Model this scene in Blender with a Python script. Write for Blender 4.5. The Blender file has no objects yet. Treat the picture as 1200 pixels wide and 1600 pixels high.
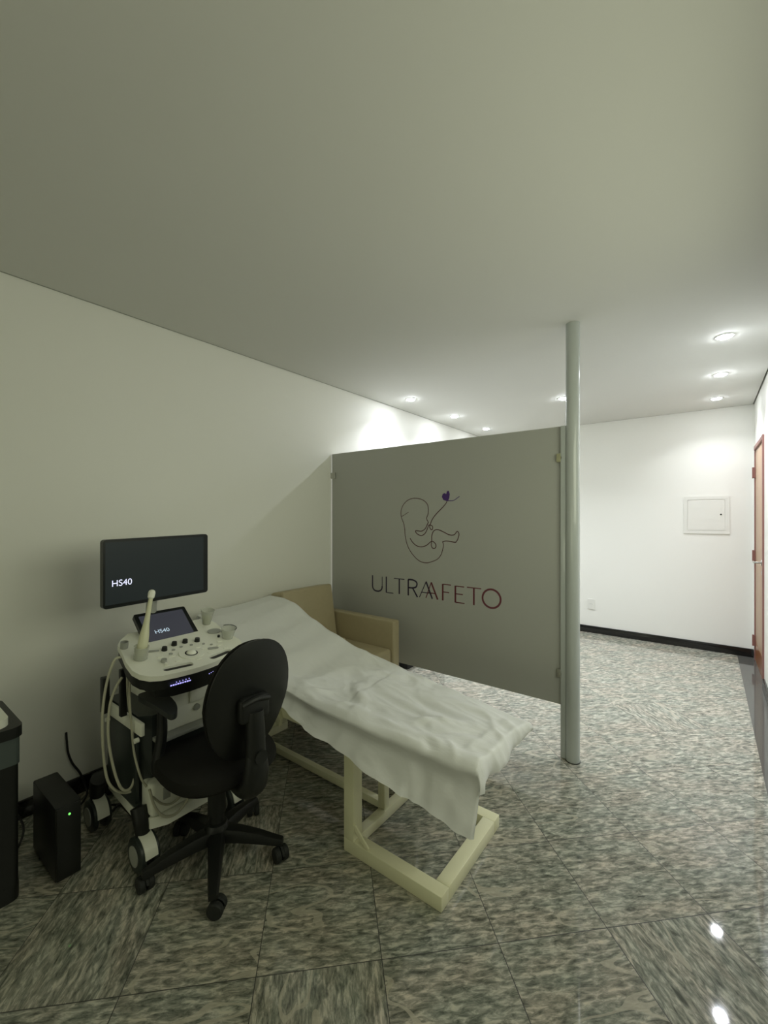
import bpy, bmesh, math, random
from mathutils import Vector, Matrix, noise
random.seed(7)
PI = math.pi
R = math.radians
SC = bpy.context.scene
COL = SC.collection

# ------------------------------------------------------------------ camera
cam_d = bpy.data.cameras.new('camera')
cam_d.sensor_fit = 'HORIZONTAL'
cam_d.sensor_width = 36.0
cam_d.lens = 36.0 * 660 / 1200
cam_d.shift_y = 5 / 1200
cam_d.clip_start = 0.02
cam = bpy.data.objects.new('camera', cam_d)
COL.objects.link(cam)
cam.location = (0, 0, 1.455)
cam.rotation_euler = (R(90), 0, R(37.4))
SC.camera = cam

# ------------------------------------------------------------------ world and exposure
w = bpy.data.worlds.new('world')
w.use_nodes = True
w.node_tree.nodes['Background'].inputs[0].default_value = (0.6, 0.62, 0.55, 1)
w.node_tree.nodes['Background'].inputs[1].default_value = 0.0
SC.world = w
SC.view_settings.view_transform = 'Standard'
SC.view_settings.look = 'None'
SC.view_settings.gamma = 1
SC.view_settings.use_curve_mapping = False
SC.view_settings.exposure = 0.1
LAMP_STRENGTH = 205.0
LAMP_WATTS = 7.0          # downward beam of each one
#           # emission of every recessed downlight
LAMP_COLOR = (0.96, 1.0, 1.08)

# added fill light for the near half, in an invented window behind the camera
FILL_WIN = (-2.2, 0.0, 0.60, 1.70)      # x0, x1, z0, z1 of the invented opening
FILL_WIN_Y = -3.6
al = bpy.data.lights.new('fill_light_back', 'AREA')
al.shape = 'RECTANGLE'; al.size = FILL_WIN[1]-FILL_WIN[0]; al.size_y = FILL_WIN[3]-FILL_WIN[2]
al.energy = 14.0
al.color = (0.97, 1.0, 0.72)
alo = bpy.data.objects.new('fill_light_back', al); COL.objects.link(alo)
alo.location = ((FILL_WIN[0]+FILL_WIN[1])/2, FILL_WIN_Y-0.20, (FILL_WIN[2]+FILL_WIN[3])/2)
alo.rotation_euler = (R(90), 0, 0)

# second added fill light, in an invented high window outside the frame
FILL_WIN2 = (0.35, 2.25, 1.35, 2.20)    # y0, y1, z0, z1
al = bpy.data.lights.new('fill_light_side', 'AREA')
al.shape = 'RECTANGLE'; al.size = FILL_WIN2[3]-FILL_WIN2[2]; al.size_y = FILL_WIN2[1]-FILL_WIN2[0]
al.energy = 16.5
al.color = (0.97, 1.0, 0.76)
alo = bpy.data.objects.new('fill_light_side', al); COL.objects.link(alo)
alo.location = (0.385+0.16, (FILL_WIN2[0]+FILL_WIN2[1])/2, (FILL_WIN2[2]+FILL_WIN2[3])/2)
alo.rotation_euler = (0, R(68), 0)

# ------------------------------------------------------------------ materials
def nt(m):
    return m.node_tree.nodes, m.node_tree.links

def mat(name, col, rough=0.5, metal=0.0, spec=0.5, emit=None, estr=0.0, bump=0.0, bscale=60.0,
        trans=0.0, alpha=1.0, coat=0.0, var=0.0):
    m = bpy.data.materials.new(name)
    m.use_nodes = True
    N, L = nt(m)
    p = N['Principled BSDF']
    p.inputs['Base Color'].default_value = (*col, 1)
    p.inputs['Roughness'].default_value = rough
    p.inputs['Metallic'].default_value = metal
    p.inputs['Specular IOR Level'].default_value = spec
    p.inputs['Coat Weight'].default_value = coat
    if emit:
        p.inputs['Emission Color'].default_value = (*emit, 1)
        p.inputs['Emission Strength'].default_value = estr
    p.inputs['Transmission Weight'].default_value = trans
    p.inputs['Alpha'].default_value = alpha
    tc = N.new('ShaderNodeTexCoord')
    nz = N.new('ShaderNodeTexNoise')
    nz.inputs['Scale'].default_value = bscale
    nz.inputs['Detail'].default_value = 4
    L.new(tc.outputs['Object'], nz.inputs['Vector'])
    if bump > 0:
        b = N.new('ShaderNodeBump')
        b.inputs['Strength'].default_value = bump
        b.inputs['Distance'].default_value = 0.002
        L.new(nz.outputs['Fac'], b.inputs['Height'])
        L.new(b.outputs['Normal'], p.inputs['Normal'])
    if var > 0:
        mx = N.new('ShaderNodeMix')
        mx.data_type = 'RGBA'
        mx.inputs[6].default_value = (*[c * (1 - var) for c in col], 1)
        mx.inputs[7].default_value = (*[min(1, c * (1 + var)) for c in col], 1)
        L.new(nz.outputs['Fac'], mx.inputs[0])
        L.new(mx.outputs[2], p.inputs['Base Color'])
    return m

M = {}
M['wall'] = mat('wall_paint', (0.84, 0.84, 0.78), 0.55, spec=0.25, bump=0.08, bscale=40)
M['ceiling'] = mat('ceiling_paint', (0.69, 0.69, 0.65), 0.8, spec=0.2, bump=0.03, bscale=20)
M['gap'] = mat('shadow_gap', (0.40, 0.41, 0.36), 0.8)
M['blackstone'] = mat('black_granite', (0.012, 0.012, 0.011), 0.12, bump=0.0, var=0.5, bscale=120)
M['strip'] = mat('dark_granite_strip', (0.10, 0.10, 0.088), 0.06, var=0.12, bscale=150)
M['lamp_ring'] = mat('lamp_ring_white', (0.8, 0.8, 0.76), 0.4)
M['lamp_far'] = mat('lamp_lens_far', (1, 1, 1), 0.5, emit=LAMP_COLOR, estr=LAMP_STRENGTH*.6)
M['lamp'] = mat('lamp_lens', (1, 1, 1), 0.5, emit=LAMP_COLOR, estr=LAMP_STRENGTH)
M['glass'] = mat('frosted_glass_film', (0.44, 0.445, 0.415), 0.42, spec=0.35, bump=0.02, bscale=200)
M['pole'] = mat('pole_paint', (0.50, 0.535, 0.52), 0.22, spec=0.5, coat=0.3)
M['chrome'] = mat('brushed_chrome', (0.55, 0.55, 0.52), 0.28, metal=1)
M['brassy'] = mat('yellowed_metal', (0.55, 0.54, 0.36), 0.35, metal=0.6)
M['navy_ink'] = mat('navy_ink', (0.028, 0.018, 0.05), 0.5)
M['maroon_ink'] = mat('maroon_ink', (0.145, 0.03, 0.045), 0.5)
M['line_ink'] = mat('brown_ink', (0.095, 0.035, 0.04), 0.5)
M['purple_ink'] = mat('purple_ink', (0.06, 0.02, 0.16), 0.5)
M['cream_metal'] = mat('cream_enamel', (0.86, 0.84, 0.58), 0.35, bump=0.05, bscale=30)
M['mattress'] = mat('mattress_vinyl', (0.30, 0.29, 0.24), 0.5, bump=0.1)
M['black_plastic'] = mat('black_plastic', (0.010, 0.011, 0.010), 0.42, spec=0.4, bump=0.1, bscale=300)
M['black_fabric'] = mat('black_fabric', (0.013, 0.013, 0.011), 0.85, spec=0.2, bump=0.4, bscale=400)
M['arm_plastic'] = mat('grey_black_rubber', (0.028, 0.032, 0.030), 0.55)
M['rubber'] = mat('rubber', (0.012, 0.014, 0.012), 0.7)
M['white_plastic'] = mat('white_plastic', (0.86, 0.87, 0.76), 0.35, bump=0.03)
M['grey_plastic'] = mat('grey_plastic', (0.36, 0.37, 0.33), 0.4)
M['dark_panel'] = mat('dark_slate_plastic', (0.025, 0.033, 0.030), 0.4)
M['bezel'] = mat('monitor_bezel', (0.008, 0.010, 0.010), 0.3, spec=0.3)
M['screen'] = mat('monitor_screen', (0.008, 0.010, 0.010), 0.35, spec=0.2, emit=(0.75, 1.0, 0.98), estr=0.012)
M['touch'] = mat('touch_screen', (0.010, 0.010, 0.014), 0.35, spec=0.25, emit=(0.78, 0.82, 1.0), estr=0.042)
M['text_glow'] = mat('lit_text', (0.5, 0.5, 0.6), 0.5, emit=(0.72, 0.74, 1.0), estr=1.0)
M['text_glow2'] = mat('lit_text_cyan', (0.5, 0.5, 0.6), 0.5, emit=(0.6, 0.85, 1.0), estr=0.55)
M['blue_led'] = mat('violet_led', (0.1, 0.1, 0.3), 0.5, emit=(0.45, 0.42, 1.0), estr=1.1)
M['green_led'] = mat('green_led', (0.1, 0.3, 0.1), 0.5, emit=(0.2, 1.0, 0.15), estr=1.2)
M['cable'] = mat('cream_cable', (0.46, 0.45, 0.34), 0.5)
M['blackcable'] = mat('black_cable', (0.012, 0.012, 0.012), 0.5)
M['probe'] = mat('probe_plastic', (0.66, 0.66, 0.46), 0.35)
M['clear'] = mat('cloudy_cup', (0.62, 0.64, 0.56), 0.2, alpha=0.45, bump=0.0)
M['gel'] = mat('yellow_gel', (0.55, 0.58, 0.25), 0.3)
M['beige'] = mat('beige_vinyl', (0.43, 0.37, 0.235), 0.5, bump=0.25, bscale=50, var=0.06)
M['door_wood'] = mat('door_wood', (0.50, 0.34, 0.22), 0.4, var=0.12, bscale=12)
M['door_shade'] = mat('door_shade_wood', (0.26, 0.10, 0.04), 0.3, var=0.1)  # darker wood, carries the shadow painted on the lower door leaf
M['door_frame'] = mat('door_frame_wood', (0.26, 0.12, 0.10), 0.4)
M['white_metal'] = mat('white_enamel', (0.78, 0.78, 0.72), 0.35)
M['bin_grey'] = mat('blue_grey_plastic', (0.075, 0.095, 0.09), 0.45)
M['concrete'] = mat('hidden_wall', (0.5, 0.5, 0.43), 0.8)

# sheet: thin white non-woven cloth, a little light passes through
m = bpy.data.materials.new('nonwoven_sheet')
m.use_nodes = True
N, L = nt(m)
p = N['Principled BSDF']
p.inputs['Base Color'].default_value = (0.90, 0.91, 0.90, 1)
p.inputs['Roughness'].default_value = 0.75
p.inputs['Specular IOR Level'].default_value = 0.2
tr = N.new('ShaderNodeBsdfTranslucent')
tr.inputs[0].default_value = (0.80, 0.80, 0.74, 1)
ms = N.new('ShaderNodeMixShader')
ms.inputs[0].default_value = 0.16
L.new(p.outputs[0], ms.inputs[1]); L.new(tr.outputs[0], ms.inputs[2])
L.new(ms.outputs[0], N['Material Output'].inputs[0])
tc = N.new('ShaderNodeTexCoord')
mp = N.new('ShaderNodeMapping'); mp.inputs['Scale'].default_value = (3, 7, 5)
mp.inputs['Rotation'].default_value = (0, 0, R(-18))
nz = N.new('ShaderNodeTexNoise'); nz.inputs['Scale'].default_value = 2.2; nz.inputs['Detail'].default_value = 3
nz.inputs['Distortion'].default_value = 0.8
bp = N.new('ShaderNodeBump'); bp.inputs['Strength'].default_value = 0.35; bp.inputs['Distance'].default_value = 0.012
L.new(tc.outputs['Object'], mp.inputs[0]); L.new(mp.outputs[0], nz.inputs['Vector'])
L.new(nz.outputs['Fac'], bp.inputs['Height']); L.new(bp.outputs[0], p.inputs['Normal'])
M['sheet'] = m

# floor: polished streaky granite, 40 cm tiles laid at 45 degrees
def granite():
    m = bpy.data.materials.new('polished_granite_tiles')
    m.use_nodes = True
    N, L = nt(m)
    p = N['Principled BSDF']
    tc = N.new('ShaderNodeTexCoord')
    sep = N.new('ShaderNodeSeparateXYZ')
    L.new(tc.outputs['Object'], sep.inputs[0])
    def ma(op, a, b=None, c=None):
        n = N.new('ShaderNodeMath'); n.operation = op
        for i, v in enumerate((a, b, c)):
            if v is None: continue
            if isinstance(v, (int, float)): n.inputs[i].default_value = v
            else: L.new(v, n.inputs[i])
        return n.outputs[0]
    x, y = sep.outputs[0], sep.outputs[1]
    q = 1 / math.sqrt(2) / 0.4
    s = ma('SUBTRACT', ma('MULTIPLY', ma('ADD', x, y), q), 0.44)
    t = ma('SUBTRACT', ma('MULTIPLY', ma('SUBTRACT', y, x), q), 0.43)
    si, ti = ma('FLOOR', s), ma('FLOOR', t)
    sf, tf = ma('FRACT', s), ma('FRACT', t)
    # grout
    def edge(f):
        return ma('MINIMUM', f, ma('SUBTRACT', 1.0, f))
    e = ma('MINIMUM', edge(sf), edge(tf))
    grout = ma('LESS_THAN', e, 0.0035)
    # tiles whose grain is turned by 90 degrees
    rot = None
    for (a, b) in [(2, 2), (-1, 2), (-3, 3), (-3, 4), (-2, 4), (1, 7), (4, 8), (-4, 5), (5, 6)]:
        r1 = ma('MULTIPLY', ma('COMPARE', si, a, 0.1), ma('COMPARE', ti, b, 0.1))
        rot = r1 if rot is None else ma('MAXIMUM', rot, r1)
    wn = N.new('ShaderNodeTexWhiteNoise'); wn.noise_dimensions = '2D'
    cv = N.new('ShaderNodeCombineXYZ'); L.new(si, cv.inputs[0]); L.new(ti, cv.inputs[1])
    L.new(cv.outputs[0], wn.inputs['Vector'])
    h = wn.outputs['Value']
    # along / across the grain, broken at each tile
    def mixf(f, a, b):
        return ma('ADD', ma('MULTIPLY', a, ma('SUBTRACT', 1.0, f)), ma('MULTIPLY', b, f))
    al = mixf(rot, s, t); ac = mixf(rot, t, s)
    g = N.new('ShaderNodeCombineXYZ')
    L.new(ma('ADD', al, ma('MULTIPLY', h, 23.0)), g.inputs[0])
    L.new(ma('ADD', ac, ma('MULTIPLY', h, 41.0)), g.inputs[1])
    L.new(ma('MULTIPLY', h, 9.0), g.inputs[2])
    mp = N.new('ShaderNodeMapping'); mp.inputs['Scale'].default_value = (4.4, 14.0, 1)
    mp.inputs['Rotation'].default_value = (0, 0, R(8))
    L.new(g.outputs[0], mp.inputs[0])
    n1 = N.new('ShaderNodeTexNoise'); n1.inputs['Scale'].default_value = 1.9
    n1.inputs['Detail'].default_value = 6; n1.inputs['Roughness'].default_value = 0.66
    n1.inputs['Distortion'].default_value = 0.45
    L.new(mp.outputs[0], n1.inputs['Vector'])
    cr = N.new('ShaderNodeValToRGB')
    el = cr.color_ramp.elements
    el[0].position = 0.31; el[0].color = (0.075, 0.080, 0.065, 1)
    el[1].position = 0.72; el[1].color = (0.66, 0.61, 0.50, 1)
    for pos, c in ((0.42, (0.185, 0.190, 0.160)), (0.49, (0.28, 0.28, 0.235)), (0.545, (0.37, 0.36, 0.305)), (0.61, (0.54, 0.51, 0.43))):
        k = el.new(pos); k.color = (*c, 1)
    L.new(n1.outputs['Fac'], cr.inputs[0])
    # broad pink and grey patches
    n2 = N.new('ShaderNodeTexNoise'); n2.inputs['Scale'].default_value = 1.6; n2.inputs['Detail'].default_value = 2
    mp2 = N.new('ShaderNodeMapping'); mp2.inputs['Scale'].default_value = (1, 2.4, 1)
    L.new(g.outputs[0], mp2.inputs[0]); L.new(mp2.outputs[0], n2.inputs['Vector'])
    cr2 = N.new('ShaderNodeValToRGB')
    e2 = cr2.color_ramp.elements
    e2[0].position = 0.38; e2[0].color = (0.92, 0.96, 0.93, 1)
    e2[1].position = 0.66; e2[1].color = (1.06, 1.0, 0.95, 1)
    L.new(n2.outputs['Fac'], cr2.inputs[0])
    mu = N.new('ShaderNodeMix'); mu.data_type = 'RGBA'; mu.blend_type = 'MULTIPLY'; mu.inputs[0].default_value = 1
    L.new(cr.outputs[0], mu.inputs[6]); L.new(cr2.outputs[0], mu.inputs[7])
    # occasional pale veins running across the grain
    n3 = N.new('ShaderNodeTexNoise'); n3.inputs['Scale'].default_value = 1.1; n3.inputs['Detail'].default_value = 1.5
    mp3 = N.new('ShaderNodeMapping'); mp3.inputs['Rotation'].default_value = (0, 0, R(35)); mp3.inputs['Scale'].default_value = (0.8, 2.2, 1)
    L.new(g.outputs[0], mp3.inputs[0]); L.new(mp3.outputs[0], n3.inputs['Vector'])
    vein = ma('LESS_THAN', ma('ABSOLUTE', ma('SUBTRACT', n3.outputs['Fac'], 0.635)), 0.010)
    mv = N.new('ShaderNodeMix'); mv.data_type = 'RGBA'; mv.inputs[7].default_value = (0.50, 0.46, 0.36, 1)
    L.new(ma('MULTIPLY', vein, 0.65), mv.inputs[0]); L.new(mu.outputs[2], mv.inputs[6])
    mg = N.new('ShaderNodeMix'); mg.data_type = 'RGBA'; mg.inputs[7].default_value = (0.035, 0.035, 0.03, 1)
    L.new(grout, mg.inputs[0]); L.new(mv.outputs[2], mg.inputs[6])
    L.new(mg.outputs[2], p.inputs['Base Color'])
    rg = N.new('ShaderNodeMapRange'); rg.inputs[3].default_value = 0.02; rg.inputs[4].default_value = 0.05
    L.new(n1.outputs['Fac'], rg.inputs[0]); L.new(ma('ADD', rg.outputs[0], ma('MULTIPLY', grout, 0.5)), p.inputs['Roughness'])
    p.inputs['Specular IOR Level'].default_value = 0.5
    return m
M['floor'] = granite()

# ------------------------------------------------------------------ mesh helpers
class B:
    """collects shapes into one mesh"""
    def __init__(s):
        s.bm = bmesh.new()
        s.mats = []
        s.mi = 0
    def use(s, m):
        if m not in s.mats: s.mats.append(m)
        s.mi = s.mats.index(m); return s
    def _tag(s, faces):
        for f in faces: f.material_index = s.mi
    def box(s, x0, x1, y0, y1, z0, z1, bev=0.0, seg=2, mtx=None):
        vs = [s.bm.verts.new(c) for c in ((x0,y0,z0),(x1,y0,z0),(x1,y1,z0),(x0,y1,z0),(x0,y0,z1),(x1,y0,z1),(x1,y1,z1),(x0,y1,z1))]
        fs = [s.bm.faces.new([vs[i] for i in q]) for q in ((0,3,2,1),(4,5,6,7),(0,1,5,4),(1,2,6,5),(2,3,7,6),(3,0,4,7))]
        s._tag(fs)
        allv = vs
        if bev > 0:
            es = list({e for f in fs for e in f.edges})
            r = bmesh.ops.bevel(s.bm, geom=es, offset=bev, segments=seg, profile=0.5, affect='EDGES')
            s._tag(r['faces'])
            allv = list({v for f in r['faces'] for v in f.verts} | {v for f in fs if f.is_valid for v in f.verts})
        if mtx is not None:
            bmesh.ops.transform(s.bm, matrix=mtx, verts=[v for v in allv if v.is_valid])
        return s
    def ring(s, c, r, n, ax, up, sq=1.0):
        return [s.bm.verts.new(c + ax * math.cos(2*PI*i/n) * r + up * math.sin(2*PI*i/n) * r * sq) for i in range(n)]
    def bridge(s, a, b):
        n = len(a)
        s._tag([s.bm.faces.new((a[i], a[(i+1) % n], b[(i+1) % n], b[i])) for i in range(n)])
    def cap(s, a, flip=False):
        s._tag([s.bm.faces.new(list(reversed(a)) if flip else a)])
    def tube(s, pts, rad, n=10, smooth=6, caps=True, sq=1.0):
        P = [Vector(p) for p in pts]
        if not hasattr(rad, '__len__'): rad = [rad] * len(P)
        if smooth > 1 and len(P) > 2:
            Q, RR = [], []
            for i in range(len(P) - 1):
                p0, p1, p2, p3 = P[max(0, i-1)], P[i], P[i+1], P[min(len(P)-1, i+2)]
                for k in range(smooth):
                    u = k / smooth
                    Q.append(0.5 * ((2*p1) + (p2-p0)*u + (2*p0-5*p1+4*p2-p3)*u*u + (3*p1-p0-3*p2+p3)*u**3))
                    RR.append(rad[i] * (1-u) + rad[i+1] * u)
            Q.append(P[-1]); RR.append(rad[-1]); P, rad = Q, RR
        rings = []; ax = None
        for i, c in enumerate(P):
            d = (P[min(i+1, len(P)-1)] - P[max(i-1, 0)]).normalized()
            if ax is None:
                ax = d.cross(Vector((0, 0, 1)))
                if ax.length < 1e-3: ax = d.cross(Vector((0, 1, 0)))
            ax = (ax - d * ax.dot(d)).normalized()
            rings.append(s.ring(c, rad[i], n, ax, d.cross(ax), sq))
        for a, b in zip(rings, rings[1:]): s.bridge(a, b)
        if caps: s.cap(rings[0], True); s.cap(rings[-1])
        return s
    def cyl(s, a, b, r, r2=None, n=24, caps=True):
        return s.tube([a, b], [r, r if r2 is None else r2], n=n, smooth=1, caps=caps)
    def lathe(s, c, prof, n=28, ax=Vector((1,0,0)), up=Vector((0,1,0)), sq=1.0):
        d = ax.cross(up); rings = []
        for r, z in prof:
            rings.append(s.ring(Vector(c) + d * z, max(r, 1e-4), n, ax, up, sq))
        for a, b in zip(rings, rings[1:]): s.bridge(a, b)
        s.cap(rings[0], True); s.cap(rings[-1])
        return s
    def prism(s, outer, holes, f, z0, z1):
        """polygon (u,v) with holes, thick between z0 and z1, f(u,v,w)->point"""
        loops = [outer] + list(holes)
        tops, bots = [], []
        for lo in loops:
            tops.append([s.bm.verts.new(f(u, v, z1)) for u, v in lo])
            bots.append([s.bm.verts.new(f(u, v, z0)) for u, v in lo])
        for tp, bt in zip(tops, bots):
            n = len(tp)
            s._tag([s.bm.faces.new((bt[i], bt[(i+1) % n], tp[(i+1) % n], tp[i])) for i in range(n)])
        for gl in (tops, bots):
            if len(gl) == 1: s._tag([s.bm.faces.new(gl[0])])
            else:
                es = []
                for lo in gl:
                    for i in range(len(lo)):
                        es.append(s.bm.edges.get((lo[i], lo[(i+1) % len(lo)])))
                r = bmesh.ops.triangle_fill(s.bm, use_beauty=True, use_dissolve=False, edges=es)
                s._tag([g for g in r['geom'] if isinstance(g, bmesh.types.BMFace)])
        return s
    def grid(s, pts, closed=False):
        V = [[s.bm.verts.new(p) for p in row] for row in pts]
        for i in range(len(V)-1):
            for j in range(len(V[0])-1):
                s._tag([s.bm.faces.new((V[i][j], V[i][j+1], V[i+1][j+1], V[i+1][j]))])
        return s
    def ribbon(s, pts, wd, f, th=0.0006, closed=False, smooth=1, wfun=None):
        """flat stroke in a plane; f(u,v,w)->point"""
        P = [Vector((a, b)) for a, b in pts]
        if smooth > 1:
            Q = []
            for i in range(len(P) - 1):
                p0, p1, p2, p3 = P[max(0, i-1)], P[i], P[i+1], P[min(len(P)-1, i+2)]
                for k in range(smooth):
                    u = k / smooth
                    Q.append(0.5 * ((2*p1) + (p2-p0)*u + (2*p0-5*p1+4*p2-p3)*u*u + (3*p1-p0-3*p2+p3)*u**3))
            Q.append(P[-1]); P = Q
        n = len(P); Lf, Rt = [], []
        for i, c in enumerate(P):
            if closed: a, b = P[i-1], P[(i+1) % n]
            else: a, b = P[max(0, i-1)], P[min(n-1, i+1)]
            d = (b - a).normalized(); nn = Vector((-d.y, d.x)); k = 1.0
            if 0 < i < n-1:
                d1 = (c - P[i-1]).normalized(); k = 1 / max(0.5, abs(d1.dot(d)))
            hw = (wfun(i / (n-1)) if wfun else wd) / 2 * k
            Lf.append(s.bm.verts.new(f(c.x + nn.x*hw, c.y + nn.y*hw, th)))
            Rt.append(s.bm.verts.new(f(c.x - nn.x*hw, c.y - nn.y*hw, th)))
        rng = range(n) if closed else range(n-1)
        s._tag([s.bm.faces.new((Lf[i], Rt[i], Rt[(i+1) % n], Lf[(i+1) % n])) for i in rng])
        return s
    def obj(s, name, material=None, parent=None, ang=35, loc=None, keep=False):
        bmesh.ops.recalc_face_normals(s.bm, faces=s.bm.faces[:]) if not keep else None
        me = bpy.data.meshes.new(name)
        off = None
        if parent is not None and 'org' in ORG.get(parent.name, {}): off = ORG[parent.name]['org']
        if loc is not None: off = Vector(loc)
        if off is not None: bmesh.ops.translate(s.bm, vec=-off, verts=s.bm.verts[:])
        s.bm.to_mesh(me); s.bm.free()
        ms = ([material] if material is not None else s.mats) or [M['white_plastic']]
        for mm in ms: me.materials.append(mm)
        me.polygons.foreach_set('use_smooth', [True] * len(me.polygons))
        me.set_sharp_from_angle(angle=R(ang))
        o = bpy.data.objects.new(name, me); COL.objects.link(o)
        if parent is not None: o.parent = parent
        if parent is not None and parent.name in ORG: ORG[o.name] = ORG[parent.name]
        if loc is not None: o.location = loc; ORG[o.name] = {'org': Vector(loc)}
        return o
ORG = {}

def thing(name, label, cat, loc, rz=None, group=None):
    """an Empty at the thing's base. World-coordinate parts when rz is None, local parts otherwise."""
    o = bpy.data.objects.new(name, None); COL.objects.link(o)
    o.empty_display_size = 0.1
    o.location = loc
    if rz is None: ORG[o.name] = {'org': Vector(loc)}
    else: o.rotation_euler = (0, 0, rz)
    o['label'] = label; o['category'] = cat
    if group: o['group'] = group
    return o
def tag(o, label, cat, group=None):
    o['label'] = label; o['category'] = cat
    if group: o['group'] = group
    return o
def struct(o, label=None):
    o['kind'] = 'structure'
    if label: o['label'] = label
    return o
def rrect(u0, u1, v0, v1, r, n=5):
    out = []
    for cx, cy, a0 in ((u1-r, v1-r, 0), (u0+r, v1-r, 90), (u0+r, v0+r, 180), (u1-r, v0+r, 270)):
        for k in range(n+1):
            a = R(a0 + 90*k/n); out.append((cx + r*math.cos(a), cy + r*math.sin(a)))
    return out
def text(name, s, size, f, material, parent, squeeze=1.0):
    cu = bpy.data.curves.new('t', 'FONT'); cu.body = s; cu.size = size; cu.offset = 0.0
    to = bpy.data.objects.new('t', cu); COL.objects.link(to)
    dg = bpy.context.evaluated_depsgraph_get(); dg.update()
    me = bpy.data.meshes.new_from_object(to.evaluated_get(dg))
    bpy.data.objects.remove(to); bpy.data.curves.remove(cu)
    b = B(); b.bm.from_mesh(me); bpy.data.meshes.remove(me)
    for v in b.bm.verts: v.co = f(v.co.x * squeeze, v.co.y, 0)
    for fc in b.bm.faces: fc.material_index = 0
    return b.obj(name, material, parent, keep=True)

# ------------------------------------------------------------------ the room
XL, XR, YF, YB, ZC = -2.62, 0.385, 5.73, FILL_WIN_Y, 2.59
T = 0.12; ZT = 2.66
struct(B().box(XL-T, XR+T, YB-T, YF+T, -0.1, 0.0).obj('floor', M['floor'], ang=20), 'polished grey and beige streaked granite floor tiles laid diagonally')
struct(B().box(XL-T, XL, YB-T, YF+T, 0, ZT).obj('wall_left', M['wall']), 'plain ivory wall on the left')
struct(B().box(XL, XR, YF, YF+T, 0, ZT).obj('wall_back', M['wall']), 'white far wall with metal panel box')
b = B().box(XL, FILL_WIN[0], YB-T, YB, 0, ZT).box(FILL_WIN[1], XR+T, YB-T, YB, 0, ZT).box(FILL_WIN[0], FILL_WIN[1], YB-T, YB, 0, FILL_WIN[2]).box(FILL_WIN[0], FILL_WIN[1], YB-T, YB, FILL_WIN[3], ZT)
struct(b.obj('wall_front', M['wall']), 'wall behind the camera with an added opening for fill light')
b = B()
for x in (FILL_WIN[0], (FILL_WIN[0]+FILL_WIN[1])/2-.02, FILL_WIN[1]-.04): b.box(x, x+.04, YB-.08, YB-.04, FILL_WIN[2], FILL_WIN[3])
b.box(FILL_WIN[0], FILL_WIN[1], YB-.08, YB-.04, FILL_WIN[2], FILL_WIN[2]+.04).box(FILL_WIN[0], FILL_WIN[1], YB-.08, YB-.04, FILL_WIN[3]-.04, FILL_WIN[3])
struct(b.obj('fill_window_1', M['white_metal']), 'added window frame around the fill light behind the camera')  # unseen frame, added to hold the back fill light
# right wall with the door opening (y 4.78..5.62)
DY0, DY1, DZ = 4.79, 5.66, 2.14
b = B().box(XR, XR+T, YB, FILL_WIN2[0], 0, ZT).box(XR, XR+T, FILL_WIN2[1], DY0, 0, ZT).box(XR, XR+T, FILL_WIN2[0], FILL_WIN2[1], 0, FILL_WIN2[2]).box(XR, XR+T, FILL_WIN2[0], FILL_WIN2[1], FILL_WIN2[3], ZT).box(XR, XR+T, DY1, YF+T, 0, ZT).box(XR, XR+T, DY0, DY1, DZ, ZT)
struct(b.obj('wall_right', M['wall']), 'white right wall with a wooden door at its far end')
struct(B().box(XR+T, XR+T+0.02, DY0-.1, DY1+.1, 0, DZ+.1).obj('trim_1', M['concrete']), 'backing behind the door')
G = 0.012
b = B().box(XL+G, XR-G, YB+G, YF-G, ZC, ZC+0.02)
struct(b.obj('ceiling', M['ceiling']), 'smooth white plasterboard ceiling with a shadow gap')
struct(B().box(XL-T, XR+T, YB-T, YF+T, ZT, ZT+0.08).obj('trim_2', M['gap']), 'slab above the suspended ceiling')
# recess walls of the shadow gap
b = B().box(XL, XL+0.003, YB, YF, ZC+0.001, ZT).box(XR-0.003, XR, YB, YF, ZC+0.001, ZT).box(XL+.003, XR-.003, YF-0.003, YF, ZC+0.001, ZT)
struct(b.obj('trim_3', M['gap']), 'dark shadow gap around the ceiling edge')
b = B()
ym = (FILL_WIN2[0]+FILL_WIN2[1])/2
for y in (FILL_WIN2[0], ym-.02, FILL_WIN2[1]-.04): b.box(XR+.04, XR+.08, y, y+.04, FILL_WIN2[2], FILL_WIN2[3])
b.box(XR+.04, XR+.08, FILL_WIN2[0], FILL_WIN2[1], FILL_WIN2[2], FILL_WIN2[2]+.04).box(XR+.04, XR+.08, FILL_WIN2[0], FILL_WIN2[1], FILL_WIN2[3]-.04, FILL_WIN2[3])
struct(b.obj('fill_window_2', M['white_metal']), 'added high window frame around the fill light in the right wall')  # unseen frame, added to hold the side fill light
# baseboards
struct(B().box(XL, XL+0.018, YB, YF, 0, 0.085, 0.003).obj('baseboard_left', M['blackstone']), 'black polished stone baseboard along the left wall')
struct(B().box(XL+.018, XR-0.005, YF-0.018, YF, 0, 0.085, 0.003).obj('baseboard_back', M['blackstone']), 'black polished stone baseboard along the far wall')
struct(B().box(XR-0.018, XR, YB, DY0-0.05, 0, 0.085, 0.003).obj('baseboard_right', M['blackstone']), 'black polished stone baseboard along the right wall')
struct(B().box(0.25, XR, YB, YF-0.018, 0, 0.0015).obj('trim_4', M['strip']), 'smooth dark granite border strip beside the right wall')

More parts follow.
